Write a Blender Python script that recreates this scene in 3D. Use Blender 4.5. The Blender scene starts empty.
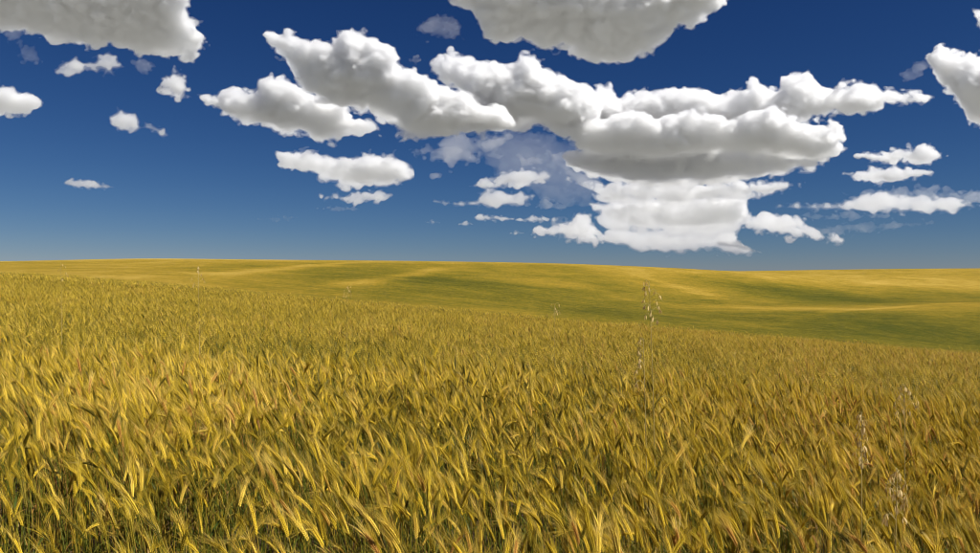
import bpy, math, random
import numpy as np
from mathutils import Vector, Matrix, Euler

R = math.radians
sc = bpy.context.scene
col = sc.collection

# ------------------------------------------------------------------ camera
PW, PH = 980.0, 553.0            # the photograph's pixels, used to turn a pixel into a direction
FOC = 769.0                      # focal length in those pixels (65 degrees across)
CX, CY = 490.0, 276.5
EYE = 1.6                        # eye height over the ground at the camera
cd = bpy.data.cameras.new('camera')
cd.sensor_width = 36.0
cd.lens = 36.0 * FOC / PW
cd.clip_start = 0.05
cd.clip_end = 300000.0
cam = bpy.data.objects.new('camera', cd)
cam.location = (0, 0, EYE)
cam.rotation_euler = (R(90), 0, 0)
col.objects.link(cam)
sc.camera = cam

# ------------------------------------------------------------------ sky and sun
SUN_AZ, SUN_EL = 116.0, 48.0      # clockwise from the view direction, above the horizon
w = bpy.data.worlds.new('World')
sc.world = w
w.use_nodes = True
nt = w.node_tree
nt.nodes.clear()
sky = nt.nodes.new('ShaderNodeTexSky')
sky.sky_type = 'NISHITA'
sky.sun_disc = False
sky.sun_elevation = R(SUN_EL)
sky.sun_rotation = R(SUN_AZ)
sky.altitude = 2500
sky.air_density = 1.0
sky.dust_density = 0.15
sky.ozone_density = 4.0
bg = nt.nodes.new('ShaderNodeBackground')
bg.inputs['Strength'].default_value = 0.075
wo = nt.nodes.new('ShaderNodeOutputWorld')
# a polarising filter's deeper, more contrasty blue, the same all over the sky
sep = nt.nodes.new('ShaderNodeSeparateColor'); com = nt.nodes.new('ShaderNodeCombineColor')
nt.links.new(sky.outputs[0], sep.inputs[0])
for ch, (p_, c_) in enumerate(((1.60, 0.50), (1.30, 0.41), (1.05, 0.44))):
    a_ = nt.nodes.new('ShaderNodeMath'); a_.operation = 'MULTIPLY'; a_.inputs[1].default_value = 0.075
    b_ = nt.nodes.new('ShaderNodeMath'); b_.operation = 'POWER'; b_.inputs[1].default_value = p_
    d_ = nt.nodes.new('ShaderNodeMath'); d_.operation = 'MULTIPLY'; d_.inputs[1].default_value = c_ / 0.075
    nt.links.new(sep.outputs[ch], a_.inputs[0]); nt.links.new(a_.outputs[0], b_.inputs[0])
    nt.links.new(b_.outputs[0], d_.inputs[0]); nt.links.new(d_.outputs[0], com.inputs[ch])
nt.links.new(com.outputs[0], bg.inputs[0])
nt.links.new(bg.outputs[0], wo.inputs[0])

sd = bpy.data.lights.new('sun', 'SUN')
sd.energy = 5.0
sd.angle = R(0.53)
sd.color = (1.0, 0.97, 0.92)
sun = bpy.data.objects.new('sun', sd)
sv = Vector((math.sin(R(SUN_AZ)) * math.cos(R(SUN_EL)), math.cos(R(SUN_AZ)) * math.cos(R(SUN_EL)), math.sin(R(SUN_EL))))
sun.rotation_euler = sv.to_track_quat('Z', 'Y').to_euler()
sun.location = (30, -5, 30)
col.objects.link(sun)

vs = sc.view_settings
vs.view_transform = 'Standard'
vs.look = 'None'
vs.exposure = 0.47
vs.gamma = 1.0
vs.use_curve_mapping = False

cy = sc.cycles
cy.max_bounces = 24
cy.diffuse_bounces = 3
cy.transmission_bounces = 6
cy.volume_bounces = 16
cy.transparent_max_bounces = 64
cy.use_adaptive_sampling = True
cy.adaptive_threshold = 0.025
cy.adaptive_min_samples = 16
sc.render.filter_size = 1.0
cy.pixel_filter_type = 'BLACKMAN_HARRIS'
cy.filter_width = 1.0
cy.use_denoising = True
try:
    cy.denoiser = 'OPENIMAGEDENOISE'
    cy.denoising_prefilter = 'ACCURATE'
except Exception:
    pass

# ------------------------------------------------------------------ helpers
def ray(px, py):
    return np.array([(px - CX) / FOC, 1.0, (CY - py) / FOC])

def smooth(a, b, v):
    t = np.clip((v - a) / (b - a), 0, 1)
    return t * t * (3 - 2 * t)

def vnoise(x, y, seed=0):
    """smooth 2-D value noise, -1..1"""
    xi = np.floor(x).astype(np.int64); yi = np.floor(y).astype(np.int64)
    fx = x - xi; fy = y - yi
    fx = fx * fx * (3 - 2 * fx); fy = fy * fy * (3 - 2 * fy)
    def h(i, j):
        n = (i * 374761393 + j * 668265263 + seed * 974634777) & 0x7fffffff
        n = ((n ^ (n >> 13)) * 1274126177) & 0x7fffffff
        return ((n ^ (n >> 16)) & 0xffff) / 32767.5 - 1.0
    return ((h(xi, yi) * (1 - fx) + h(xi + 1, yi) * fx) * (1 - fy)
            + (h(xi, yi + 1) * (1 - fx) + h(xi + 1, yi + 1) * fx) * fy)

def tag(o, label=None, cat=None, group=None, kind=None):
    if label: o['label'] = label
    if cat: o['category'] = cat
    if group: o['group'] = group
    if kind: o['kind'] = kind
    return o

# ------------------------------------------------------------------ terrain
_cols = np.array([0, 140, 280, 420, 560, 700, 840, 980], float)
_dist = np.array([60, 100, 150, 210, 280, 350, 420, 500, 620, 900, 1400, 3000, 20000], float)
_tab = np.array([
    [296, 283, 275, 269, 266, 264, 262.5, 261, 264, 268, 272, 275, 276.5],
    [304, 290, 278, 270, 266, 263, 260, 257.5, 260, 266, 271, 275, 276.5],
    [316, 300, 287, 275, 269, 264.5, 262, 259, 262, 267, 272, 275, 276.5],
    [331, 313, 300, 285, 276, 269, 264, 260, 263, 268, 272, 275, 276.5],
    [348, 328, 314, 300, 289, 279, 270, 262, 265, 270, 273, 275, 276.5],
    [360, 341, 325, 313, 303, 292, 281, 268, 270, 272, 274, 275, 276.5],
    [368, 352, 334, 312, 306, 304, 294, 284, 274, 269.0, 272, 275, 276.5],
    [385, 362, 347, 316, 300, 302, 296, 287, 278, 267.5, 271, 275, 276.5]])
GU = np.linspace(0, 980, 197)
GL = np.linspace(math.log(60), math.log(20000), 240)
_a = np.array([np.interp(GL, np.log(_dist), row) for row in _tab])
_g = np.array([np.interp(GU, _cols, _a[:, j]) for j in range(len(GL))]).T
def _blur(a, n, ax):
    k = np.hanning(2 * n + 3)[1:-1]; k /= k.sum()
    pad = [(0, 0), (0, 0)]; pad[ax] = (n, n)
    p = np.pad(a, pad, mode='edge')
    return np.apply_along_axis(lambda v: np.convolve(v, k, 'valid'), ax, p)
_g = _blur(_blur(_g, 16, 0), 6, 1)

def ground(x, y):
    x = np.asarray(x, float); y = np.asarray(y, float)
    th = np.arctan2(x, y)
    r = np.hypot(x, y)
    tc = np.clip(th, -R(33), R(33))
    ye = np.maximum(r * np.cos(tc), 1e-6)
    u = CX + FOC * np.tan(tc)
    iu = np.clip((u - GU[0]) / (GU[1] - GU[0]), 0, len(GU) - 1.001)
    il = np.clip((np.log(np.maximum(ye, 60)) - GL[0]) / (GL[1] - GL[0]), 0, len(GL) - 1.001)
    i0 = iu.astype(int); j0 = il.astype(int); fu = iu - i0; fl = il - j0
    py = ((_g[i0, j0] * (1 - fu) + _g[i0 + 1, j0] * fu) * (1 - fl)
          + (_g[i0, j0 + 1] * (1 - fu) + _g[i0 + 1, j0 + 1] * fu) * fl)
    far = (CY - py) / FOC * np.maximum(ye, 60)
    far = far + 0.25 * vnoise(x / 45, y / 45, 3) * smooth(80, 160, ye) * (1 - smooth(350, 420, ye))
    xs = 50 * np.tanh(x / 50)
    near = -EYE - 0.0625 * xs - 0.0105 * np.clip(y, -40, 80) + 0.03 * vnoise(x / 5, y / 5, 1) * smooth(3, 12, r)
    yc = np.interp(xs, [-30, -12, -5, 0, 4, 8, 14], [30, 11, 8, 8, 8, 8, 6])
    wgt = smooth(yc, 88, y) ** 1.15
    return EYE + near * (1 - wgt) + far * wgt

def hit(px, py, ymin=2.0, off=0.0):
    """the first ground point (raised by off) a pixel's ray meets"""
    d = ray(px, py)
    t = np.geomspace(ymin, 5000, 6000)
    z = ground(d[0] * t, t) + off
    k = np.nonzero(EYE + d[2] * t <= z)[0]
    tt = t[k[0]] if len(k) else t[-1]
    return np.array([d[0] * tt, tt, ground(d[0] * tt, tt)])

def new_mat(name):
    m = bpy.data.materials.new(name)
    m.use_nodes = True
    m.node_tree.nodes.clear()
    return m, m.node_tree

def node(nt, typ, **kw):
    n = nt.nodes.new(typ)
    for k, v in kw.items():
        if k in n.inputs: n.inputs[k].default_value = v
        else: setattr(n, k, v)
    return n

def ramp(nt, stops):
    n = nt.nodes.new('ShaderNodeValToRGB')
    e = n.color_ramp.elements
    while len(e) < len(stops): e.new(0.5)
    for el, (p, c) in zip(e, stops):
        el.position = p; el.color = (*c, 1)
    return n

def make_ground_mat():
    m, nt = new_mat('ripening crop and soil')
    L = nt.links.new
    out = node(nt, 'ShaderNodeOutputMaterial')
    bs = node(nt, 'ShaderNodeBsdfPrincipled', Roughness=0.9)
    bs.inputs['Specular IOR Level'].default_value = 0.1
    geo = node(nt, 'ShaderNodeNewGeometry')
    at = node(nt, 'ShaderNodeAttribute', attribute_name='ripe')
    ac = node(nt, 'ShaderNodeAttribute', attribute_name='crop')
    n1 = node(nt, 'ShaderNodeTexNoise', Scale=0.055, Detail=5.0, Roughness=0.62)
    n2 = node(nt, 'ShaderNodeTexNoise', Scale=0.9, Detail=6.0, Roughness=0.85)
    mp = node(nt, 'ShaderNodeVectorMath', operation='MULTIPLY'); mp.inputs[1].default_value = (1, 0.3, 1)
    L(geo.outputs['Position'], mp.inputs[0])
    L(geo.outputs['Position'], n1.inputs['Vector']); L(mp.outputs[0], n2.inputs['Vector'])
    def math_(op, a, b, v=None):
        n = node(nt, 'ShaderNodeMath', operation=op)
        for i, q in enumerate((a, b)):
            if isinstance(q, (int, float)): n.inputs[i].default_value = q
            else: L(q, n.inputs[i])
        return n.outputs[0]
    s1 = math_('MULTIPLY', math_('SUBTRACT', n1.outputs['Fac'], 0.5), 0.5)
    s2 = math_('MULTIPLY', math_('SUBTRACT', n2.outputs['Fac'], 0.5), 1.2)
    n5 = node(nt, 'ShaderNodeTexNoise', Scale=0.17, Detail=4.0, Roughness=0.7)
    L(geo.outputs['Position'], n5.inputs['Vector'])
    s5 = math_('MULTIPLY', math_('SUBTRACT', n5.outputs['Fac'], 0.5), 0.55)
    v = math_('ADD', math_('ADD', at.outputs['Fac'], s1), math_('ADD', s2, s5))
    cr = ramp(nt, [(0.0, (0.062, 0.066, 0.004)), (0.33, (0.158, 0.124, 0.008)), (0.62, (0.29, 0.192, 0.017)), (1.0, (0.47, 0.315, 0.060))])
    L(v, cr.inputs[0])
    n3 = node(nt, 'ShaderNodeTexNoise', Scale=9.0, Detail=6.0, Roughness=0.7)
    L(geo.outputs['Position'], n3.inputs['Vector'])
    so = ramp(nt, [(0.3, (0.045, 0.028, 0.014)), (0.7, (0.12, 0.08, 0.04))])
    L(n3.outputs['Fac'], so.inputs[0])
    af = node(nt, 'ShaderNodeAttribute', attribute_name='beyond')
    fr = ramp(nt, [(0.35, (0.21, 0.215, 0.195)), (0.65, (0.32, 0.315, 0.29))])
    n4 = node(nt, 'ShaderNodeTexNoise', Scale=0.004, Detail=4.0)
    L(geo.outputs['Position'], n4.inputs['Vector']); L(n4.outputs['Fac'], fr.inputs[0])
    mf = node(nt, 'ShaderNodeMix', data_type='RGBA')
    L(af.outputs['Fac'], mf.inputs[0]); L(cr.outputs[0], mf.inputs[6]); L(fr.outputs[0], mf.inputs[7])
    mx = node(nt, 'ShaderNodeMix', data_type='RGBA')
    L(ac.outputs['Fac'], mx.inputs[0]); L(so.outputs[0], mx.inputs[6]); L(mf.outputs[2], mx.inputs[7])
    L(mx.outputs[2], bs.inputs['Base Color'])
    bu = node(nt, 'ShaderNodeBump', Strength=0.8, Distance=0.5)
    L(n2.outputs['Fac'], bu.inputs['Height'])
    L(bu.outputs[0], bs.inputs['Normal'])
    L(bs.outputs[0], out.inputs[0])
    return m

def build_ground():
    ang = np.concatenate([np.arange(-180, -40, 4.0), np.arange(-40, 40, 0.2), np.arange(40, 180, 4.0)])
    rad = np.concatenate([np.geomspace(0.4, 60, 110), np.geomspace(60, 1100, 250)[1:], np.geomspace(1100, 30000, 40)[1:]])
    A, Rr = np.meshgrid(np.radians(ang), rad)
    X = (np.sin(A) * Rr).ravel(); Y = (np.cos(A) * Rr).ravel()
    Z = ground(X, Y)
    nA, nR = len(ang), len(rad)
    i = np.arange(nR - 1)[:, None] * nA; j = np.arange(nA)[None, :]; jn = (j + 1) % nA
    F = np.stack([(i + j), (i + jn), (i + nA + jn), (i + nA + j)], -1).reshape(-1, 4)[:, ::-1]
    ctr = len(X)
    tri = np.stack([np.full(nA, ctr), np.roll(np.arange(nA), -1), np.arange(nA)], -1)
    V = np.concatenate([np.stack([X, Y, Z], -1), [[0, 0, float(ground(0.0, 0.01))]]])
    me = bpy.data.meshes.new('ground')
    me.from_pydata(V.tolist(), [], F.tolist() + tri.tolist())
    me.polygons.foreach_set('use_smooth', np.ones(len(me.polygons), bool))
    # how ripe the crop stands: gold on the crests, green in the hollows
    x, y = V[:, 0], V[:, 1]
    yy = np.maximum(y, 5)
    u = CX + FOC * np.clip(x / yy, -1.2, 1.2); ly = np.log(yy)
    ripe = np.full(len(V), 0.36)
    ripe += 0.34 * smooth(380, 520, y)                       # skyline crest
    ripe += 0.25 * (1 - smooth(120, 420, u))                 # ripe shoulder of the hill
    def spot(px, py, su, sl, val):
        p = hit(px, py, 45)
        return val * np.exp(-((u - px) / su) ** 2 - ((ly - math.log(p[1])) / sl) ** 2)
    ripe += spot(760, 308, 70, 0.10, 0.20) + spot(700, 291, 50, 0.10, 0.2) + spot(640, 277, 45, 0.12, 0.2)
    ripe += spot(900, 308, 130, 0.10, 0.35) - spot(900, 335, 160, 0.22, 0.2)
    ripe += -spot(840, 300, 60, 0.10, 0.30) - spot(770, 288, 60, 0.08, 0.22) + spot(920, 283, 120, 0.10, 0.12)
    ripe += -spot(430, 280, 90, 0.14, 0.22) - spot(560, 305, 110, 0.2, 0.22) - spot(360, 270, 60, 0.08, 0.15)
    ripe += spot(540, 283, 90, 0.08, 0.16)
    # pale bands where machines ran or crop ripened first, plus lit ridge lines painted in
    def band(pts, width, val):
        P = np.array([hit(a, b, 45)[:2] for a, b in pts])
        best = np.full(len(V), 1e9); along = np.zeros(len(V)); nseg = len(P) - 1
        for i_, (a, b) in enumerate(zip(P[:-1], P[1:])):
            d = b - a; t = np.clip(((x - a[0]) * d[0] + (y - a[1]) * d[1]) / (d @ d), 0, 1)
            e = np.hypot(x - a[0] - t * d[0], y - a[1] - t * d[1])
            along = np.where(e < best, (i_ + t) / nseg, along); best = np.minimum(best, e)
        fade = smooth(0, 0.25, along) * (1 - smooth(0.65, 1, along))
        wob = 1 + 0.35 * vnoise(x / 13, y / 13, 77)
        return val * fade * np.exp(-(best / (width * wob)) ** 2)
    ripe += band([(310, 289), (345, 285), (375, 280), (410, 274), (440, 268), (480, 264.5)], 6.0, 0.36)
    ripe += band([(185, 277), (225, 274), (265, 270), (305, 266), (350, 262.5), (400, 261.5)], 7.5, 0.34)
    ripe += band([(790, 318), (850, 310), (920, 305), (990, 302)], 3.5, 0.2)
    ripe += band([(620, 271), (690, 289), (730, 301), (775, 312)], 6, 0.16)
    ripe += band([(840, 274), (890, 277), (985, 281)], 6, 0.14)
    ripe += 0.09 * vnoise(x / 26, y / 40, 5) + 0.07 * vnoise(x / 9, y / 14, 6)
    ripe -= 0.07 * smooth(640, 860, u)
    crop = smooth(70, 95, y) + smooth(60, 100, np.abs(x)) + smooth(20, 60, -y)
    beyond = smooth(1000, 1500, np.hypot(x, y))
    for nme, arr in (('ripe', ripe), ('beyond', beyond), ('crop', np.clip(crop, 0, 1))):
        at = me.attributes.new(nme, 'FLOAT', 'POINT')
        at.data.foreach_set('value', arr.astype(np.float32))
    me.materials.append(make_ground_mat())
    o = bpy.data.objects.new('ground', me)
    col.objects.link(o)
    tag(o, kind='structure')
build_ground()

# ------------------------------------------------------------------ clouds
ALT = 1250.0                     # height of the cloud bases
CLOUDS = [
 # outline in the photograph's pixels, distance (m) or None from the base height, depth factor, label, opacity
 ([(-30,-36),(165,-36),(180,-20),(190,10),(205,38),(204,50),(192,57),(160,50),(120,47),(80,44),(40,38),(15,27),(0,22),(-30,19)], None, 0.7, 'large grey bellied cloud bank at the end of the sky away from the sun', 1.0, 0.42),
 ([(52,66),(58,58),(75,55),(88,60),(105,51),(118,58),(127,68),(105,75),(85,71),(65,76)], 3600, 1.0, 'ragged small cloud drifting just below the large grey bellied bank', 0.6),
 ([(160,90),(165,76),(173,69),(184,78),(188,90),(178,97)], None, 1.0, 'single round puff hanging below the tip of the grey bellied bank', 0.8),
 ([(132,62),(140,57),(155,64),(150,70),(140,69)], 3600, 1.0, 'thin torn shred between the ragged small cloud and the round puff', 0.35),
 ([(-40,94),(0,89),(14,90),(26,96),(35,103),(25,109),(0,111),(-40,112)], None, 1.0, 'flat based cloud cut by the picture edge below the grey bank', 0.9),
 ([(111,118),(122,112),(135,113),(141,123),(152,121),(170,132),(164,138),(146,132),(130,132),(118,127)], None, 1.0, 'small broken cloud with a thin tail under the round puff', 0.7),
 ([(55,184),(70,179),(98,181),(117,187),(105,191),(75,189)], None, 1.2, 'smooth lens shaped cloud floating alone in the low blue sky', 0.7),
 ([(4,27),(17,25),(20,38),(9,42)], 3600, 1.0, 'tiny torn wisp touching the underside of the grey bellied bank', 0.3),
 ([(18,47),(34,45),(37,58),(25,61)], 3600, 1.0, 'faint ragged wisp beside the ragged small cloud', 0.25),
 ([(250,219),(272,217),(300,217),(280,221)], None, 1.0, 'barely visible thin streak low in the open blue sky', 0.35),
 ([(200,97),(218,92),(232,87),(256,92),(262,79),(280,76),(298,86),(318,94),(340,104),(352,116),(372,125),(378,133),(348,129),(340,137),(328,144),(302,135),(280,130),(262,124),(232,118),(210,109)], 8200, 0.8, 'billowing arm of cloud reaching out ahead of the towering white mass', 1.0),
 ([(266,32),(280,39),(288,28),(300,40),(318,40),(332,45),(345,33),(360,34),(373,46),(388,50),(403,64),(420,76),(440,84),(470,96),(505,108),(515,126),(476,132),(440,139),(405,138),(388,121),(370,112),(340,110),(312,100),(299,88),(293,72),(280,52)], 7300, 0.8, 'towering white cumulus crest with knobbly top in the middle sky', 1.0),
 ([(434,60),(447,53),(470,63),(498,66),(516,63),(521,54),(537,54),(545,68),(560,76),(590,88),(602,100),(598,124),(566,134),(535,128),(500,131),(470,126),(476,106),(458,92),(440,78)], 7750, 0.8, 'rounded white cumulus linking the towering crest and the heaped mass', 1.0),
 ([(548,84),(572,80),(592,88),(610,84),(621,95),(640,92),(665,93),(690,91),(720,95),(744,92),(752,80),(766,86),(780,89),(790,74),(806,74),(820,86),(842,85),(860,84),(884,92),(925,98),(884,102),(862,114),(836,114),(800,124),(740,130),(680,132),(620,134),(570,140),(552,130)], 8350, 0.9, 'top tier of the heaped cumulus with a tail stretched out thin', 1.0),
 ([(560,130),(585,118),(605,120),(630,110),(662,120),(688,108),(712,116),(742,118),(772,108),(800,120),(838,122),(845,138),(840,156),(812,165),(770,160),(720,158),(670,162),(620,162),(585,158)], 7900, 0.8, 'bulging middle tier of the heaped cumulus with rounded sunward end', 1.0),
 ([(562,156),(600,144),(640,150),(690,144),(745,148),(790,146),(830,154),(820,168),(780,176),(730,182),(680,187),(630,186),(592,178)], 8700, 0.8, 'flat bottom tier of the heaped cumulus', 0.95),
 ([(568,180),(600,184),(650,178),(700,182),(760,178),(802,184),(782,192),(742,200),(700,206),(640,206),(600,204)], 10400, 0.8, 'upper of two dull layers under the heaped cumulus', 0.85),
 ([(590,204),(640,196),(690,204),(740,198),(746,216),(736,228),(690,233),(640,234),(610,226)], 12000, 0.8, 'lower of two dull layers under the heaped cumulus', 0.8),
 ([(606,240),(618,228),(650,230),(690,227),(740,230),(735,240),(758,252),(720,251),(680,252),(636,250)], None, 0.8, 'lowest cream shelf of cloud just above the skyline', 0.7),
 ([(738,220),(762,214),(790,217),(812,226),(830,234),(850,243),(815,241),(770,236)], None, 1.0, 'small tapering heap beside the lowest cream shelf of cloud', 0.85),
 ([(758,206),(800,203),(838,205),(858,199),(882,194),(920,194),(985,203),(1010,207),(950,211),(905,213),(868,210),(840,208),(800,211)], None, 1.0, 'long ragged streamer of low cloud running towards the sunward edge', 0.6),
 ([(800,215),(840,213),(872,213),(890,216),(850,219),(812,219)], 11800, 1.0, 'thin flat streak just under the long ragged streamer', 0.4),
 ([(410,150),(425,147),(452,138),(478,134),(505,138),(498,150),(470,160),(452,170),(440,165),(428,156)], 9800, 0.7, 'soft grey fragment hanging below the towering white crest', 0.5),
 ([(520,160),(545,153),(564,152),(578,170),(592,190),(570,180),(545,167)], 10500, 0.7, 'pale fragment joining the heaped cumulus to the open sky', 0.45),
 ([(276,150),(290,154),(310,152),(340,158),(370,155),(386,160),(404,175),(395,184),(360,188),(330,183),(318,176),(300,167),(280,162)], None, 0.9, 'lumpy oval cloud floating under the billowing arm', 0.9),
 ([(322,197),(345,195),(370,190),(392,195),(385,200),(350,203)], None, 1.0, 'thin flat cloud directly under the lumpy oval cloud', 0.75),
 ([(318,208),(335,206),(362,209),(340,212)], None, 1.0, 'short thin streak lowest under the lumpy oval cloud', 0.5),
 ([(465,187),(480,180),(500,172),(515,170),(536,168),(555,175),(544,184),(515,186),(490,190)], None, 0.9, 'upper of two flattened clouds beside the heaped cumulus foot', 0.75),
 ([(420,198),(446,203),(470,200),(488,191),(520,190),(538,196),(525,203),(495,208),(460,207)], None, 0.9, 'lower of two flattened clouds beside the heaped cumulus foot', 0.7),
 ([(475,217),(495,214),(513,219),(495,222)], None, 1.0, 'little flat puff below the two flattened clouds', 0.8),
 ([(515,220),(533,215),(551,219),(532,223)], None, 1.0, 'little flat puff between the flattened clouds and the cream knob', 0.8),
 ([(530,204),(550,200),(571,208),(558,212)], None, 1.0, 'torn white patch touching the foot of the heaped cumulus', 0.5),
 ([(535,230),(560,224),(578,219),(596,228),(610,240),(594,245),(570,240),(548,234)], None, 0.9, 'cream knobbly puff low beside the lowest cream shelf', 0.95),
 ([(424,222),(432,220),(440,222),(432,224)], None, 1.0, 'tiny far puff beside another tiny one low over the skyline', 0.8),
 ([(459,224),(466,222),(473,224),(466,226)], None, 1.0, 'tiny far puff under the lower flattened cloud', 0.8),
 ([(508,233),(516,230),(524,233),(516,236)], None, 1.0, 'tiny far puff under the little flat puffs', 0.8),
 ([(446,-36),(738,-36),(734,-20),(727,4),(714,10),(700,15),(692,28),(680,27),(669,38),(661,46),(648,55),(630,60),(612,66),(596,65),(585,58),(565,50),(545,48),(525,42),(505,40),(486,36),(478,22),(470,10),(455,5),(444,-3)], None, 0.7, 'wide grey based cloud overhead with bright ragged sunward rim', 0.95, 0.45),
 ([(422,27),(438,17),(456,20),(461,31),(446,36),(430,33)], None, 1.0, 'ragged veil beside the wide grey based cloud overhead', 0.3),
 ([(930,58),(942,51),(960,54),(1020,58),(1020,115),(988,125),(975,118),(960,105),(948,94),(940,84),(935,72)], None, 1.0, 'bright upright cloud cut by the sunward picture edge', 1.0),
 ([(903,73),(914,64),(926,66),(918,78),(908,81)], None, 1.0, 'faint shred beside the bright upright cloud', 0.3),
 ([(974,12),(1015,5),(1015,48),(984,44),(976,30)], None, 1.0, 'grey scrap of cloud above the bright upright cloud', 0.7),
 ([(853,156),(862,150),(880,152),(905,149),(925,145),(947,156),(925,162),(890,163),(865,162)], None, 1.0, 'upper of two flat white clouds beside the heaped cumulus', 0.85),
 ([(843,174),(870,171),(895,165),(932,172),(905,180),(880,182)], None, 1.0, 'lower of two flat white clouds beside the heaped cumulus', 0.8),
 ([(478,142),(520,132),(566,136),(604,168),(596,206),(548,202),(506,184)], 13500, 0.6, 'sheer pale veil filling the gap beside the heaped cumulus', 0.25),
 ([(846,198),(900,189),(960,190),(1008,200),(1008,207),(940,206),(880,204)], 15500, 1.0, 'sheer flat streak drawn out along the long ragged streamer', 0.4),
 ([(768,230),(850,223),(936,221),(890,231),(810,236)], None, 1.0, 'faint thin streak low over the skyline beyond the small tapering heap', 0.35),
 ([(411,60),(418,55),(424,60),(418,65)], None, 1.0, 'tiny tuft over the notch in the towering white crest', 0.5),
 ([(410,151),(417,147),(424,153),(417,158)], None, 1.0, 'tiny tuft beside the soft grey fragment', 0.5),
]
def cloud_mat(name, sigma):
    m, nt = new_mat(name)
    out = node(nt, 'ShaderNodeOutputMaterial')
    v = node(nt, 'ShaderNodeVolumeScatter', Density=sigma, Anisotropy=0.45)
    v.inputs['Color'].default_value = (1.0, 1.0, 1.0, 1)
    nt.links.new(v.outputs[0], out.inputs['Volume'])
    return m

def poly_dist(P, Q):
    """signed distance of points Q to polygon P, positive inside"""
    P = np.asarray(P, float); best = np.full(len(Q), 1e9); ins = np.zeros(len(Q), bool)
    for a, b in zip(P, np.roll(P, -1, 0)):
        d = b - a; t = np.clip(((Q - a) @ d) / (d @ d), 0, 1)
        best = np.minimum(best, np.linalg.norm(Q - a - t[:, None] * d, axis=1))
        c = ((a[1] > Q[:, 1]) != (b[1] > Q[:, 1]))
        with np.errstate(divide='ignore', invalid='ignore'):
            xx = (b[0] - a[0]) * (Q[:, 1] - a[1]) / (b[1] - a[1]) + a[0]
        ins ^= c & (Q[:, 0] < xx)
    return np.where(ins, best, -best)

import openvdb
def bspline(n, cell, org):
    """weights that spread random lattice values smoothly over n samples"""
    t = (np.arange(n) + org) / cell
    i = np.floor(t).astype(int); f = t - i
    W = np.zeros((n, i.max() + 4), np.float32)
    k = np.arange(n)
    W[k, i] = (1 - f) ** 3 / 6; W[k, i + 1] = (3 * f ** 3 - 6 * f ** 2 + 4) / 6
    W[k, i + 2] = (-3 * f ** 3 + 3 * f ** 2 + 3 * f + 1) / 6; W[k, i + 3] = f ** 3 / 6
    return W
def noise3(shape, cell, r):
    """smooth 3-D noise, about -1..1; cell in samples per axis"""
    Ws = [bspline(n, c, r.uniform(0, c)) for n, c in zip(shape, cell)]
    lat = r.normal(0, 1.75, [W.shape[1] for W in Ws]).astype(np.float32)
    a = np.tensordot(Ws[0], lat, (1, 0))
    a = np.tensordot(a, Ws[1], (1, 1))                # -> x, z, y
    return np.tensordot(a, Ws[2], (1, 1))             # -> x, y, z

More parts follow.
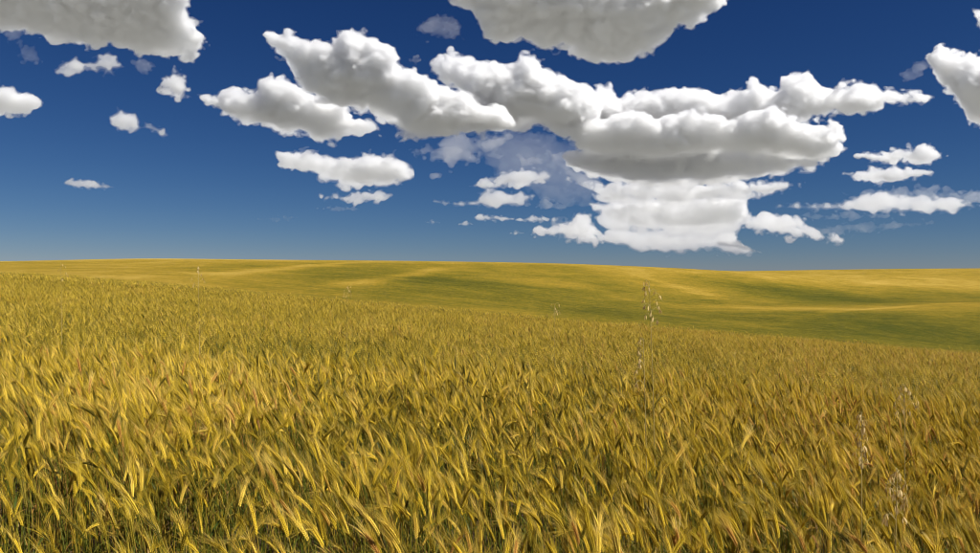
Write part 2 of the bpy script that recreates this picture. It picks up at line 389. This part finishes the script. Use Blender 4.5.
# name, how far inside the torn outer skin it starts (px), what it adds to the density (per px)
# cell (px), height (px), how far rounded into knobs
OCTAVES = ((32, 3.0, 0.2), (17, 3.6, 0.6), (9, 3.4, 0.8), (5.0, 3.0, 0.75), (2.7, 2.7, 0.55))
SHELLS = (('cloud', -1.1, 0.028), ('body', 0.6, 0.10), ('heart', 2.6, 0.32))
def build_cloud(idx, poly, dist, depthf, label, opac, face=0.7, flat=0.5):
    r = np.random.default_rng(100 + idx)
    P = np.asarray(poly, float)
    lo, hi = P.min(0), P.max(0)
    base_py = hi[1]
    if dist is None:
        dist = min(26000.0, ALT / max((CY - base_py) / FOC, 0.02))
        dist = max(dist, 3500.0)
    dist *= 1 + 0.01 * ((idx * 37) % 17 - 8) / 8
    pxm = dist / FOC                                  # metres in one photograph pixel at that distance
    area = 0.5 * abs(np.sum(P[:, 0] * np.roll(P[:, 1], -1) - np.roll(P[:, 0], -1) * P[:, 1]))
    vx = 0.8 if area < 400 else (1.0 if area < 2500 else (1.4 if area < 7000 else 1.7))
    pad = 13
    xs = np.arange(lo[0] - pad, hi[0] + pad, vx); ys = np.arange(lo[1] - pad, hi[1] + pad, vx)
    gx, gy = np.meshgrid(xs, ys, indexing='ij')
    d = poly_dist(P, np.stack([gx.ravel(), gy.ravel()], -1)).reshape(gx.shape)
    dm = d.max(); k = min(1.0, dm / 11)
    half = dm * depthf + pad * 0.6
    zs = np.arange(-half, half, vx * 1.15)
    shape = (len(xs), len(ys), len(zs))
    # the traced outline swollen into depth ...
    dd = np.clip(np.where(d < 0, d * 1.45, d), -30, dm)
    F = dm - np.sqrt(((dm - dd) ** 2)[:, :, None] + (zs / depthf)[None, None, :] ** 2)
    # ... and broken up by billows, from large swellings to torn crumbs
    soft = 1.0 if opac > 0.7 else 0.45
    for cell, amp, bil in OCTAVES:
        a_ = amp * k ** (0.6 if cell < 6 else 1.0) * (1.7 if opac < 0.6 and cell < 10 else 1.0)
        sz = cell * (0.55 + 0.45 * k) / vx
        n_ = noise3(shape, (sz * 1.25, sz, sz * 1.1), r)
        b_ = bil * soft
        F += a_ * ((1 - b_) * n_ + b_ * (2.2 * np.abs(n_) - 0.75))
    F -= 1.5 * k ** 0.6
    # keep the box faces outside
    F[0] = F[-1] = -9; F[:, 0] = F[:, -1] = -9; F[:, :, 0] = F[:, :, -1] = -9
    grid = openvdb.FloatGrid(-9.0); grid.copyFromArray(F.astype(np.float32))
    # how much of each upright slice is lit face; below that the flat base runs back at one height
    ins = d > 0
    top = np.array([ys[np.nonzero(c)[0][0]] if c.any() else np.nan for c in ins]); bot = np.array([ys[np.nonzero(c)[0][-1]] if c.any() else np.nan for c in ins])
    g = ~np.isnan(top); top = np.interp(xs, xs[g], top[g]); bot = np.interp(xs, xs[g], bot[g])
    kk = np.hanning(23)[1:-1]; kk /= kk.sum()
    top = np.convolve(np.pad(top, 10, mode='edge'), kk, 'valid'); bot = np.convolve(np.pad(bot, 10, mode='edge'), kk, 'valid')
    def back(q):
        t_ = np.interp(q[:, 0], xs, top); b_ = np.interp(q[:, 0], xs, bot)
        mid = t_ + face * (b_ - t_)
        k_ = np.maximum(CY - mid, 8) / np.maximum(CY - q[:, 1], 8)
        return np.clip(1 + np.where(q[:, 1] > mid, flat, 0.25) * (k_ - 1), 0.9, 1.28)
    org = None; root = None; total = 0
    for name, level, sig in SHELLS:
        lev = level * (0.35 + 0.65 * k)
        if lev > dm * 0.75 or (name == 'heart' and opac < 0.6): continue
        pts, quads = grid.convertToQuads(lev)
        if len(quads) < 8: continue
        q = np.stack([xs[0] + pts[:, 0] * vx, ys[0] + pts[:, 1] * vx], -1).astype(float)
        z = zs[0] + pts[:, 2] * (zs[1] - zs[0])
        C3 = np.stack([(q[:, 0] - CX) / FOC, np.ones(len(q)), (CY - q[:, 1]) / FOC], -1)
        V = C3 * (dist * back(q) + z * pxm)[:, None] + np.array([0, 0, EYE])
        if org is None: org = V.mean(0)
        V = V - org
        quads = quads.astype(np.int64)
        # pieces that hang together
        lab_ = np.arange(len(V))
        ea = np.concatenate([quads[:, 0], quads[:, 1], quads[:, 2], quads[:, 3]]); eb = np.concatenate([quads[:, 1], quads[:, 2], quads[:, 3], quads[:, 0]])
        while True:
            m_ = np.minimum(lab_[ea], lab_[eb]); new = lab_.copy()
            np.minimum.at(new, ea, m_); np.minimum.at(new, eb, m_)
            new = new[new]; new = new[new]
            if (new == lab_).all(): break
            lab_ = new
        _, isl = np.unique(lab_, return_inverse=True)
        pf = isl[quads[:, 0]]
        c0, c1, c2, c3 = (V[quads[:, i_]] for i_ in range(4))
        sv_ = np.einsum('ij,ij->i', c0, np.cross(c1, c2) + np.cross(c2, c3))
        vol = np.bincount(pf, weights=sv_, minlength=isl.max() + 1)
        main = np.argmax(np.abs(vol))
        if vol[main] < 0: quads = quads[:, ::-1]; vol = -vol
        size = np.bincount(pf, minlength=isl.max() + 1)
        solid = (vol > 0) & (size > 20)                # closed pockets inside are filled, dust is dropped
        mt = cloud_mat('cloud droplets', sig * opac ** 1.9 / pxm)
        def sub(mesh_name, keep):
            f_ = quads[keep]; u_, inv = np.unique(f_, return_inverse=True)
            inv = inv.reshape(-1).astype(np.int32)
            mm = bpy.data.meshes.new(mesh_name)
            mm.vertices.add(len(u_)); mm.vertices.foreach_set('co', V[u_].astype(np.float32).ravel())
            mm.loops.add(len(inv)); mm.loops.foreach_set('vertex_index', inv)
            mm.polygons.add(len(f_)); mm.polygons.foreach_set('loop_start', np.arange(0, len(inv), 4, dtype=np.int32))
            mm.update(calc_edges=True); mm.materials.append(mt)
            return mm
        o = bpy.data.objects.new(name, sub(name, pf == main))
        col.objects.link(o)
        if root is None:
            root = o; o.location = org
            tag(o, label, 'cloud', 'fair weather clouds over the fields')
        else:
            o.parent = root
        ot = solid[pf] & (pf != main)
        if ot.any():                                  # torn-off scraps too small to pick apart
            w_ = bpy.data.objects.new('wisps', sub('wisps', ot))
            col.objects.link(w_); w_.parent = root; w_['kind'] = 'stuff'
        total += len(quads)
    return total
tot = 0
for i, c in enumerate(CLOUDS):
    tot += build_cloud(i, *c)
print('CLOUD FACES', tot)

# ------------------------------------------------------------------ wheat
def wheat_mat(name, stops, trans, rough=0.55, patch=0.35, spread=0.45):
    m, nt = new_mat(name)
    L = nt.links.new
    out = node(nt, 'ShaderNodeOutputMaterial')
    info = node(nt, 'ShaderNodeObjectInfo')
    sh = node(nt, 'ShaderNodeAttribute', attribute_name='shade')
    geo = node(nt, 'ShaderNodeNewGeometry')
    n1 = node(nt, 'ShaderNodeTexNoise', Scale=0.55, Detail=3.0)
    L(geo.outputs['Position'], n1.inputs['Vector'])
    def math_(op, a, b):
        n = node(nt, 'ShaderNodeMath', operation=op)
        for i, q in enumerate((a, b)):
            if isinstance(q, (int, float)): n.inputs[i].default_value = q
            else: L(q, n.inputs[i])
        return n.outputs[0]
    rnd = math_('FRACT', math_('ADD', info.outputs['Random'], sh.outputs['Fac']), 0)
    v = math_('ADD', math_('MULTIPLY', math_('SUBTRACT', rnd, 0.5), spread),
              math_('ADD', math_('MULTIPLY', math_('SUBTRACT', n1.outputs['Fac'], 0.5), patch * 2), 0.5))
    # the sunward, lower side of the slope is riper
    sx = node(nt, 'ShaderNodeSeparateXYZ'); L(geo.outputs['Position'], sx.inputs[0])
    v = math_('ADD', v, math_('MULTIPLY', math_('MAXIMUM', math_('MINIMUM', sx.outputs[0], 8.0), -1.5), 0.014))
    cr = ramp(nt, stops)
    L(v, cr.inputs[0])
    bs = node(nt, 'ShaderNodeBsdfPrincipled', Roughness=rough)
    bs.inputs['Specular IOR Level'].default_value = 0.3
    tr = node(nt, 'ShaderNodeBsdfTranslucent')
    L(cr.outputs[0], bs.inputs['Base Color']); L(cr.outputs[0], tr.inputs['Color'])
    mx = node(nt, 'ShaderNodeMixShader')
    mx.inputs[0].default_value = trans
    L(bs.outputs[0], mx.inputs[1]); L(tr.outputs[0], mx.inputs[2])
    L(mx.outputs[0], out.inputs[0])
    return m
M_EAR = wheat_mat('ripe wheat ear', [(0.0, (0.07, 0.065, 0.005)), (0.22, (0.22, 0.165, 0.009)), (0.5, (0.53, 0.365, 0.016)), (0.72, (0.80, 0.56, 0.034)), (0.88, (0.90, 0.66, 0.09)), (1.0, (0.55, 0.26, 0.05))], 0.12, rough=0.42, spread=0.95)
M_AWN = wheat_mat('wheat awn', [(0.0, (0.20, 0.15, 0.012)), (0.5, (0.60, 0.415, 0.03)), (1.0, (0.82, 0.56, 0.12))], 0.2, rough=0.4, spread=0.8)
M_STALK = wheat_mat('wheat straw', [(0.0, (0.045, 0.07, 0.006)), (0.4, (0.13, 0.135, 0.010)), (0.75, (0.38, 0.27, 0.025)), (1.0, (0.30, 0.12, 0.03))], 0.10, spread=0.8)
M_LEAF = wheat_mat('wheat leaf', [(0.0, (0.04, 0.065, 0.006)), (0.45, (0.10, 0.11, 0.010)), (0.75, (0.30, 0.20, 0.03)), (1.0, (0.24, 0.095, 0.025))], 0.25, spread=0.9)
WM = {'stalk': 0, 'leaf': 1, 'ear': 2, 'awns': 3}
WMATS = [M_STALK, M_LEAF, M_EAR, M_AWN]

class MB:
    def __init__(s): s.v = []; s.f = []; s.m = []; s.sh = []
    def add(s, vs, fs, mat=0, sh=0.0):
        n = len(s.v); s.v.extend([tuple(q) for q in vs]); s.sh.extend([sh] * len(vs))
        for f in fs: s.f.append(tuple(i + n for i in f)); s.m.append(mat)
    def mesh(s, name, mats, smooth_=True):
        me = bpy.data.meshes.new(name)
        me.from_pydata(s.v, [], s.f)
        for q in mats: me.materials.append(q)
        if len(mats) > 1: me.polygons.foreach_set('material_index', np.array(s.m, np.int32))
        me.polygons.foreach_set('use_smooth', np.full(len(s.f), smooth_))
        at = me.attributes.new('shade', 'FLOAT', 'POINT')
        at.data.foreach_set('value', np.array(s.sh, np.float32))
        return me

def unit(v):
    v = np.asarray(v, float); return v / (np.linalg.norm(v) + 1e-12)

def frame(t):
    a = np.array([0, 0, 1.0]) if abs(t[2]) < 0.9 else np.array([1.0, 0, 0])
    s = unit(np.cross(t, a)); return s, np.cross(s, t)

def tube(mb, pts, rads, n, mat, sh):
    vs = []; fs = []
    for k, p in enumerate(pts):
        t = unit(pts[min(k + 1, len(pts) - 1)] - pts[max(k - 1, 0)])
        s, b = frame(t)
        for i in range(n):
            a = 2 * math.pi * i / n
            vs.append(p + rads[k] * (math.cos(a) * s + math.sin(a) * b))
    for k in range(len(pts) - 1):
        for i in range(n):
            j = (i + 1) % n
            fs.append((k * n + i, k * n + j, (k + 1) * n + j, (k + 1) * n + i))
    mb.add(vs, fs, mat, sh)

def ribbon(mb, pts, wid, side, mat, sh):
    vs = []; fs = []
    for p, w_ in zip(pts, wid):
        vs += [p - side * w_ * 0.5, p + side * w_ * 0.5]
    for k in range(len(pts) - 1):
        fs.append((2 * k, 2 * k + 1, 2 * k + 3, 2 * k + 2))
    mb.add(vs, fs, mat, sh)

def grain(mb, p, ax, s, b, ln, w1, w2, mat, sh, n=5):
    vs = [p]; fs = []
    for q, k in ((0.30, 1.0), (0.68, 0.78)):
        for i in range(n):
            a = 2 * math.pi * i / n
            vs.append(p + ax * ln * q + k * (w1 * math.cos(a) * s + w2 * math.sin(a) * b))
    vs.append(p + ax * ln)
    for i in range(n):
        j = (i + 1) % n
        fs += [(0, 1 + j, 1 + i), (1 + i, 1 + j, 1 + n + j, 1 + n + i), (1 + n + i, 1 + n + j, 1 + 2 * n)]
    mb.add(vs, fs, mat, sh)

def wheat_parts(rng, nod, lod=0, sh=0.0, low=0.0, H=None):
    """one wheat plant leaning towards -x: dict of part name -> list of builders"""
    H = H or (rng.uniform(0.52, 0.66) if rng.random() < 0.3 else rng.uniform(0.66, 0.80))
    az = math.pi + rng.gauss(0, 0.75)
    dirv = np.array([math.cos(az), math.sin(az), 0.0])
    l0 = R(rng.uniform(0, 5)); l1 = R(rng.uniform(2, 15)); le = R(nod)
    elen = rng.uniform(0.066, 0.094)
    NS = 7 if lod == 0 else 3
    pts = []; p = np.array([0.0, 0, 0]); ang = l0
    for k in range(NS + 1):
        pts.append(p.copy())
        q = (k + 1) / NS
        ang = l0 + (l1 - l0) * q ** 2 + (le * 0.35 if q > 0.86 else 0)
        p = p + (math.sin(ang) * dirv + math.cos(ang) * np.array([0, 0, 1.0])) * H / NS
    out = {'stalk': MB(), 'ear': MB(), 'awns': MB(), 'leaf': []}
    st = out['stalk']
    if low > 0:
        kk = [q for q in pts if q[2] >= low * H]
        pts = kk if len(kk) > 1 else pts[-2:]
    if lod == 0:
        tube(st, pts, np.linspace(0.0021, 0.0012, len(pts)), 4, WM['stalk'], sh)
    else:
        ribbon(st, pts, np.linspace(0.0045, 0.003, len(pts)) * (1.0 if lod == 1 else 1.5), np.array([1.0, 0.3, 0]), WM['stalk'], sh)
    # ear spine
    NE = 12 if lod == 0 else (6 if lod == 1 else 3)
    ep = [pts[-1]]; tg = []
    a = ang
    for k in range(NE):
        a = ang + le * 0.65 * (k + 1) / NE
        t = math.sin(a) * dirv + math.cos(a) * np.array([0, 0, 1.0])
        tg.append(t); ep.append(ep[-1] + t * elen / NE)
    side = np.cross(tg[0], dirv if abs(tg[0][2]) > 0.3 else np.array([0, 0, 1.0]))
    tw = rng.uniform(0, math.pi)
    ear = out['ear']; aw = out['awns']
    def awn(p, d, ln, w_):
        d = unit(d)
        s = unit(np.cross(d, [rng.uniform(-1, 1), rng.uniform(-1, 1), rng.uniform(-1, 1)]))
        if lod == 0:
            bend = dirv * rng.uniform(0, 0.012) + np.array([0, 0, -rng.uniform(0, 0.006)])
            pp = [p, p + d * ln * 0.5, p + d * ln + bend]
            ribbon(aw, pp, [w_, w_ * 0.8, w_ * 0.15], s, WM['awns'], sh)
        else:
            aw.add([p - s * w_ * 0.5, p + s * w_ * 0.5, p + d * ln], [(0, 1, 2)], WM['awns'], sh)
    if lod == 2:
        s0 = unit(side); b0 = np.cross(tg[0], s0)
        vs = [ep[0]]
        for i in range(4):
            an = math.pi / 2 * i + tw
            vs.append((ep[1] + ep[2]) / 2 + 0.008 * (math.cos(an) * s0 + math.sin(an) * b0))
        vs.append(ep[-1])
        ear.add(vs, [(0, 2, 1), (0, 3, 2), (0, 4, 3), (0, 1, 4), (5, 1, 2), (5, 2, 3), (5, 3, 4), (5, 4, 1)], WM['ear'], sh)
        for q in range(5):
            awn(ep[1 + q % 3], tg[-1] + 0.28 * np.array([rng.uniform(-1, 1), rng.uniform(-1, 1), rng.uniform(-.3, 1)]), rng.uniform(0.055, 0.085), 0.003)
    else:
        for k in range(NE):
            t = tg[k]
            s0 = unit(side - t * (side @ t)); b0 = np.cross(t, s0)
            s = math.cos(tw) * s0 + math.sin(tw) * b0; b = np.cross(t, s)
            k0 = 0.54 + 0.27 * math.sin(math.pi * min(1, (k + 1.2) / NE))
            for sg in ((1, -1) if lod == 0 else ((1,) if k % 2 else (-1,))):
                base = ep[k] + t * (0.004 if sg > 0 else 0.0)
                ax = unit(t + s * sg * 0.42)
                ln = 0.0145 * k0; w1 = 0.0034 * k0; w2 = 0.0040 * k0
                if lod: ln *= 1.4; w1 *= 1.35; w2 *= 1.35
                grain(ear, base + s * sg * 0.0018, ax, s, b, ln, w1, w2, WM['ear'], sh, 5 if lod == 0 else 3)
                awn(base + ax * ln * 0.85, t + s * sg * rng.uniform(0.10, 0.30) + b * rng.uniform(-0.16, 0.16) + np.array([0, 0, 0.10]),
                    rng.uniform(0.045, 0.085), 0.0009 if lod == 0 else 0.0017)
            if lod == 0:
                for sg in (1, -1):
                    grain(ear, ep[k] + b * sg * 0.0014 + t * 0.002, unit(t + b * sg * 0.30), b, s, 0.0125 * k0, 0.0030 * k0, 0.0030 * k0, WM['ear'], sh, 4)
                    if rng.random() < 0.9:
                        awn(ep[k] + t * 0.012, t + b * sg * rng.uniform(0.1, 0.3) + s * rng.uniform(-0.15, 0.15) + np.array([0, 0, 0.10]), rng.uniform(0.045, 0.085), 0.0008)
    # leaves
    for q in range(2 if lod == 0 else 1):
        f = rng.uniform(0.30, 0.80)
        if low > 0: f = rng.uniform(0.65, 0.9)
        k = min(int(f * len(pts)), len(pts) - 1)
        a2 = rng.uniform(0, 2 * math.pi)
        d = np.array([math.cos(a2), math.sin(a2), 0]); up = rng.uniform(0.4, 1.3)
        ln = rng.uniform(0.12, 0.22); lp = []; seg = 5 if lod == 0 else 3
        p = pts[k].copy()
        for j in range(seg + 1):
            lp.append(p.copy())
            e = up - 2.6 * (j / seg) ** 1.3 * rng.uniform(0.7, 1.2)
            p = p + (d * math.cos(e) + np.array([0, 0, math.sin(e)])) * ln / seg
        lw = rng.uniform(0.0035, 0.0075)
        wd = [lw * (0.6 + 0.4 * math.sin(math.pi * min(1, j / seg + 0.25))) * (1 - (j / seg) ** 3) + 0.0006 for j in range(seg + 1)]
        mb = MB(); ribbon(mb, lp, wd, np.array([-d[1], d[0], 0.25]), WM['leaf'], sh + 0.37 * q)
        out['leaf'].append(mb)
    return out

def merge(parts, mb=None, off=None):
    mb = mb or MB()
    for q in [parts['stalk'], parts['ear'], parts['awns'], *parts['leaf']]:
        n = len(mb.v)
        o = np.zeros(3) if off is None else off
        mb.v.extend([(a[0] + o[0], a[1] + o[1], a[2] + o[2]) for a in q.v]); mb.sh.extend(q.sh)
        mb.f.extend([tuple(i + n for i in f) for f in q.f]); mb.m.extend(q.m)
    return mb

rng = random.Random(11)
protos = bpy.data.collections.new('wheat shapes')       # never linked to the scene: shapes for the field's points
NA, NB, NC = 26, 16, 10
def nodding(i):
    return [8, 14, 20, 28, 42, 12, 24, 62, 18, 30, 10, 22, 26, 48, 16, 6, 36, 20, 105, 12, 27, 40, 15, 14, 18, 10][i % 26]
partsA = [wheat_parts(rng, nodding(i), 0) for i in range(NA)]
for i, P in enumerate(partsA):
    protos.objects.link(bpy.data.objects.new('wheat_%03d' % i, merge(P).mesh('wheat', WMATS)))
for i in range(NB):
    P = wheat_parts(rng, nodding(i), 1)
    protos.objects.link(bpy.data.objects.new('wheat_%03d' % (NA + i), merge(P).mesh('wheat', WMATS)))
for i in range(NC):
    mb = MB()
    for q in range(250):
        P = wheat_parts(rng, nodding(rng.randrange(26)), 2, sh=rng.random(), low=0.6)
        a = np.array([rng.uniform(-0.62, 0.62), rng.uniform(-0.62, 0.62), rng.gauss(0, 0.03)])
        merge(P, mb, a)
    protos.objects.link(bpy.data.objects.new('wheat_%03d' % (NA + NB + i), mb.mesh('wheat', WMATS)))

nr = np.random.default_rng(5)
def scatter(y0, y1, dens, margin):
    W = 0.66 * y1 + margin
    n = int((y1 - y0) * 2 * W * dens)
    x = nr.uniform(-W, W, n); y = nr.uniform(y0, y1, n)
    k = np.abs(x) < 0.66 * y + margin
    return x[k], y[k]
RA, RB = 7.5, 26.0
xa, ya = scatter(1.9, RA, 320, 2.0)
gap = vnoise(xa / 0.35, ya / 0.35, 9) * 0.5 + vnoise(xa / 0.9, ya / 0.9, 10) * 0.6
k = gap + nr.uniform(-0.35, 0.35, len(xa)) < 0.30 + 0.25 * smooth(2.8, 5.0, ya)
k &= nr.random(len(xa)) < 0.58 + 0.42 * smooth(2.4, 4.2, ya)
xa, ya = xa[k], ya[k]
xb, yb = scatter(RA, RB, 330, 2.2)
xc_, yc_ = scatter(RB, 64.0, 1.35, 3.0)
def pack(x, y, var0, nvar, smin, smax):
    n = len(x)
    z = ground(x, y)
    tall = 1 + 0.06 * vnoise(x / 1.3, y / 1.3, 21) + 0.04 * vnoise(x / 0.4, y / 0.4, 22)
    return dict(x=x, y=y, z=z, var=nr.integers(var0, var0 + nvar, n), rz=nr.normal(0, 0.55, n) + 0.5 * vnoise(x / 1.1, y / 1.1, 31),
                rx=nr.normal(0, 0.05, n), ry=nr.normal(0, 0.06, n) + 0.05 * vnoise(x / 0.8, y / 0.8, 33), s=nr.uniform(smin, smax, n) * tall * np.where(nr.random(n) < (0.02 if nvar > 11 else 0), 1.12, 1.0))
A = pack(xa, ya, 0, NA, 0.90, 1.08)
B = pack(xb, yb, NA, NB, 0.90, 1.08)
C = pack(xc_, yc_, NA + NB, NC, 0.94, 1.06)
C['rz'] = nr.normal(0, 0.2, len(xc_)); C['rx'][:] = 0; C['ry'][:] = 0
# a share of the plants stand the other way
for D in (A, B):
    kk = nr.random(len(D['x'])) < 0.16
    D['rz'] = np.where(kk, D['rz'] + math.pi, D['rz'])

# the 300 plants that show largest stand as objects of their own
px = CX + FOC * A['x'] / A['y']; pyt = CY - FOC * (A['z'] + 0.74 - EYE) / A['y']
ok = (px > 6) & (px < PW - 6) & (pyt < PH - 12)
order = np.argsort(np.where(ok, np.hypot(A['x'], A['y']), 1e9))[:300]
single = np.zeros(len(A['x']), bool); single[order] = True

pm = []
for i, P in enumerate(partsA):
    d = {'stalk': P['stalk'].mesh('stalk', [M_STALK]), 'ear': P['ear'].mesh('ear', [M_EAR]), 'awns': P['awns'].mesh('awns', [M_AWN]),
         'leaf': [q.mesh('leaf', [M_LEAF]) for q in P['leaf']]}
    pm.append(d)
def lab(n):
    if n >= 60: return 'wheat stalk in the front rows with its bearded ear nodding right over', 'nodding wheat stalks in the front rows'
    if n >= 26: return 'wheat stalk in the front rows with its bearded ear bent sideways', 'bent wheat stalks in the front rows'
    return 'wheat stalk in the front rows with its bearded ear held almost upright', 'upright wheat stalks in the front rows'
for i in order:
    v = int(A['var'][i])
    root = bpy.data.objects.new('wheat_plant', None)
    root.empty_display_size = 0.05
    root.location = (A['x'][i], A['y'][i], A['z'][i] - 0.01)
    root.rotation_euler = (A['rx'][i], A['ry'][i], A['rz'][i])
    root.scale = (A['s'][i],) * 3
    col.objects.link(root)
    l, g = lab(nodding(v))
    tag(root, l, 'wheat', g)
    def part(name, me, par):
        o = bpy.data.objects.new(name, me); o.parent = par; col.objects.link(o); return o
    part('stalk', pm[v]['stalk'], root)
    e = part('ear', pm[v]['ear'], root)
    part('awns', pm[v]['awns'], e)
    for lm in pm[v]['leaf']: part('leaf', lm, root)

def cat_(key):
    return np.concatenate([A[key][~single], B[key], C[key]])
P3 = np.stack([cat_('x'), cat_('y'), cat_('z') - 0.01], -1)
me = bpy.data.meshes.new('wheat_field')
me.vertices.add(len(P3)); me.vertices.foreach_set('co', P3.astype(np.float32).ravel())
at = me.attributes.new('variant', 'INT', 'POINT'); at.data.foreach_set('value', cat_('var').astype(np.int32))
at = me.attributes.new('turn', 'FLOAT_VECTOR', 'POINT'); at.data.foreach_set('vector', np.stack([cat_('rx'), cat_('ry'), cat_('rz')], -1).astype(np.float32).ravel())
at = me.attributes.new('size', 'FLOAT', 'POINT'); at.data.foreach_set('value', cat_('s').astype(np.float32))
field = bpy.data.objects.new('wheat_field', me)
col.objects.link(field)
tag(field, 'dense golden ripening wheat covering the whole near slope', 'wheat field', kind='stuff')
ng = bpy.data.node_groups.new('wheat on points', 'GeometryNodeTree')
ng.interface.new_socket('Geometry', in_out='INPUT', socket_type='NodeSocketGeometry')
ng.interface.new_socket('Geometry', in_out='OUTPUT', socket_type='NodeSocketGeometry')
gi = ng.nodes.new('NodeGroupInput'); go = ng.nodes.new('NodeGroupOutput')
ci = ng.nodes.new('GeometryNodeCollectionInfo')
ci.inputs['Collection'].default_value = protos
ci.inputs['Separate Children'].default_value = True
ci.inputs['Reset Children'].default_value = True
ip = ng.nodes.new('GeometryNodeInstanceOnPoints')
ip.inputs['Pick Instance'].default_value = True
def named(nm, typ):
    n = ng.nodes.new('GeometryNodeInputNamedAttribute'); n.data_type = typ; n.inputs['Name'].default_value = nm
    return [o for o in n.outputs if o.enabled and o.name == 'Attribute'][0]
ng.links.new(gi.outputs[0], ip.inputs['Points'])
ng.links.new(ci.outputs[0], ip.inputs['Instance'])
ng.links.new(named('variant', 'INT'), ip.inputs['Instance Index'])
e2r = ng.nodes.new('FunctionNodeEulerToRotation')
ng.links.new(named('turn', 'FLOAT_VECTOR'), e2r.inputs[0])
ng.links.new(e2r.outputs[0], ip.inputs['Rotation'])
ng.links.new(named('size', 'FLOAT'), ip.inputs['Scale'])
ng.links.new(ip.outputs[0], go.inputs[0])
md = field.modifiers.new('wheat', 'NODES'); md.node_group = ng

# ------------------------------------------------------------------ wild oats standing above the wheat
M_OSTEM = wheat_mat('oat straw', [(0.0, (0.35, 0.28, 0.08)), (1.0, (0.60, 0.46, 0.20))], 0.2)
M_HUSK = wheat_mat('oat husk', [(0.0, (0.64, 0.46, 0.17)), (1.0, (0.84, 0.66, 0.32))], 0.35)
def husk_mesh(r, ln):
    mb = MB()
    for sg in (1, -1):
        for q in range(2):
            tip = np.array([sg * ln * (0.22 + 0.1 * q), r.uniform(-0.1, 0.1) * ln, -ln * (1 - 0.15 * q)])
            wd = ln * 0.26
            pts = [np.zeros(3), tip * 0.35 + np.array([sg * ln * 0.07, 0, 0]), tip * 0.7 + np.array([sg * ln * 0.05, 0, 0]), tip]
            ribbon(mb, pts, [0.001, wd, wd * 0.85, 0.0008], np.array([0.25 * sg, 1, 0]), 0, r.random())
    a = np.array([0.1 * ln, 0, -ln * 0.8])
    mb.add([a, a + np.array([0.0008, 0.0008, 0]), a + np.array([ln * 0.5, r.uniform(-.3, .3) * ln, -ln * 0.9])], [(0, 1, 2)])
    return mb
def wild_oat(px, y, top_py, seed, label, n_branch=9, spread=0.07, plen=0.30):
    r = random.Random(seed)
    x = (px - CX) / FOC * y
    zg = float(ground(x, y)); ztop = EYE + (CY - top_py) / FOC * y
    H = ztop - zg
    root = bpy.data.objects.new('wild_oat', None); root.location = (x, y, zg); root.empty_display_size = 0.05
    col.objects.link(root); tag(root, label, 'wild oat', 'wild oats standing among the wheat')
    lean = np.array([r.uniform(-0.05, 0.05), r.uniform(-0.04, 0.04), 0])
    f = lambda q: lean * q * q * H * 0.8 + np.array([0, 0, q * H])
    ks = np.linspace(0, 1, 10)
    mb = MB(); tube(mb, [f(q) for q in ks], np.linspace(0.0030, 0.0012, 10), 4, 0, 0.2)
    o = bpy.data.objects.new('stem', mb.mesh('stem', [M_OSTEM])); o.parent = root; col.objects.link(o)
    husks = [husk_mesh(r, r.uniform(0.021, 0.027)).mesh('spikelet', [M_HUSK]) for _ in range(4)]
    for b in range(n_branch):
        q = 1 - plen / H * (b + 0.3) / n_branch
        base = f(q)
        br = MB(); ends = []
        for j in range(r.choice((1, 2, 2, 3))):
            a = r.uniform(0, 2 * math.pi); d = np.array([math.cos(a), math.sin(a), 0])
            ln = spread * (0.35 + 0.9 * (b + 1) / n_branch) * r.uniform(0.5, 1.1)
            pts = [base, base + d * ln * 0.55 + np.array([0, 0, ln * 0.55]), base + d * ln + np.array([0, 0, ln * 0.50]), base + d * ln * 1.1 + np.array([0, 0, ln * 0.50 - 0.008])]
            tube(br, pts, [0.0009] * 4, 3, 0, 0.3); ends.append((pts[-1], a))
        o = bpy.data.objects.new('branch', br.mesh('branch', [M_OSTEM])); o.parent = root; col.objects.link(o)
        for e, a in ends:
            s = bpy.data.objects.new('spikelet', r.choice(husks)); s.parent = o; s.location = e
            s.rotation_euler = (r.uniform(-0.3, 0.3), r.uniform(-0.3, 0.3), a + r.uniform(-0.5, 0.5)); col.objects.link(s)
    for q in (0.35, 0.6):
        mb = MB(); a = r.uniform(0, 6.28); d = np.array([math.cos(a), math.sin(a), 0]); p = f(q); pts = []
        for j in range(6):
            pts.append(p.copy()); e = 1.1 - 2.2 * (j / 5) ** 1.2
            p = p + (d * math.cos(e) + np.array([0, 0, math.sin(e)])) * 0.035
        ribbon(mb, pts, [0.007, 0.008, 0.007, 0.006, 0.004, 0.001], np.array([-d[1], d[0], 0.2]), 0, 0.4)
        o = bpy.data.objects.new('leaf', mb.mesh('leaf', [M_LEAF])); o.parent = root; col.objects.link(o)
wild_oat(656, 4.0, 281, 3, 'tall wild oat with pale husks rising against the green hollow', 9, 0.055, 0.24)
wild_oat(648, 3.6, 338, 4, 'wild oat whose husks hang within the wheat below the tall oat', 8, 0.05, 0.24)
wild_oat(861, 2.9, 413, 5, 'narrow wild oat with dense pale husks drooping among dark stalks', 12, 0.022, 0.20)
wild_oat(893, 2.5, 470, 6, 'bushy low wild oat with white husks beside the narrow oat', 12, 0.042, 0.18)
wild_oat(905, 3.8, 384, 7, 'sparse wild oat half sunk in the wheat above the narrow oat', 6, 0.05, 0.16)
wild_oat(200, 7.0, 266, 8, 'thin wild oat poking over the crest where the field is high', 6, 0.05, 0.22)
wild_oat(62, 8.0, 263, 9, 'faint wild oat near the upper end of the crest', 6, 0.055, 0.2)
wild_oat(347, 9.0, 286, 10, 'small wild oat tip over the crest below the pale band', 4, 0.05, 0.16)
wild_oat(555, 7.0, 304, 12, 'small bowed wild oat tip beside the tall oat on the crest', 4, 0.06, 0.14)
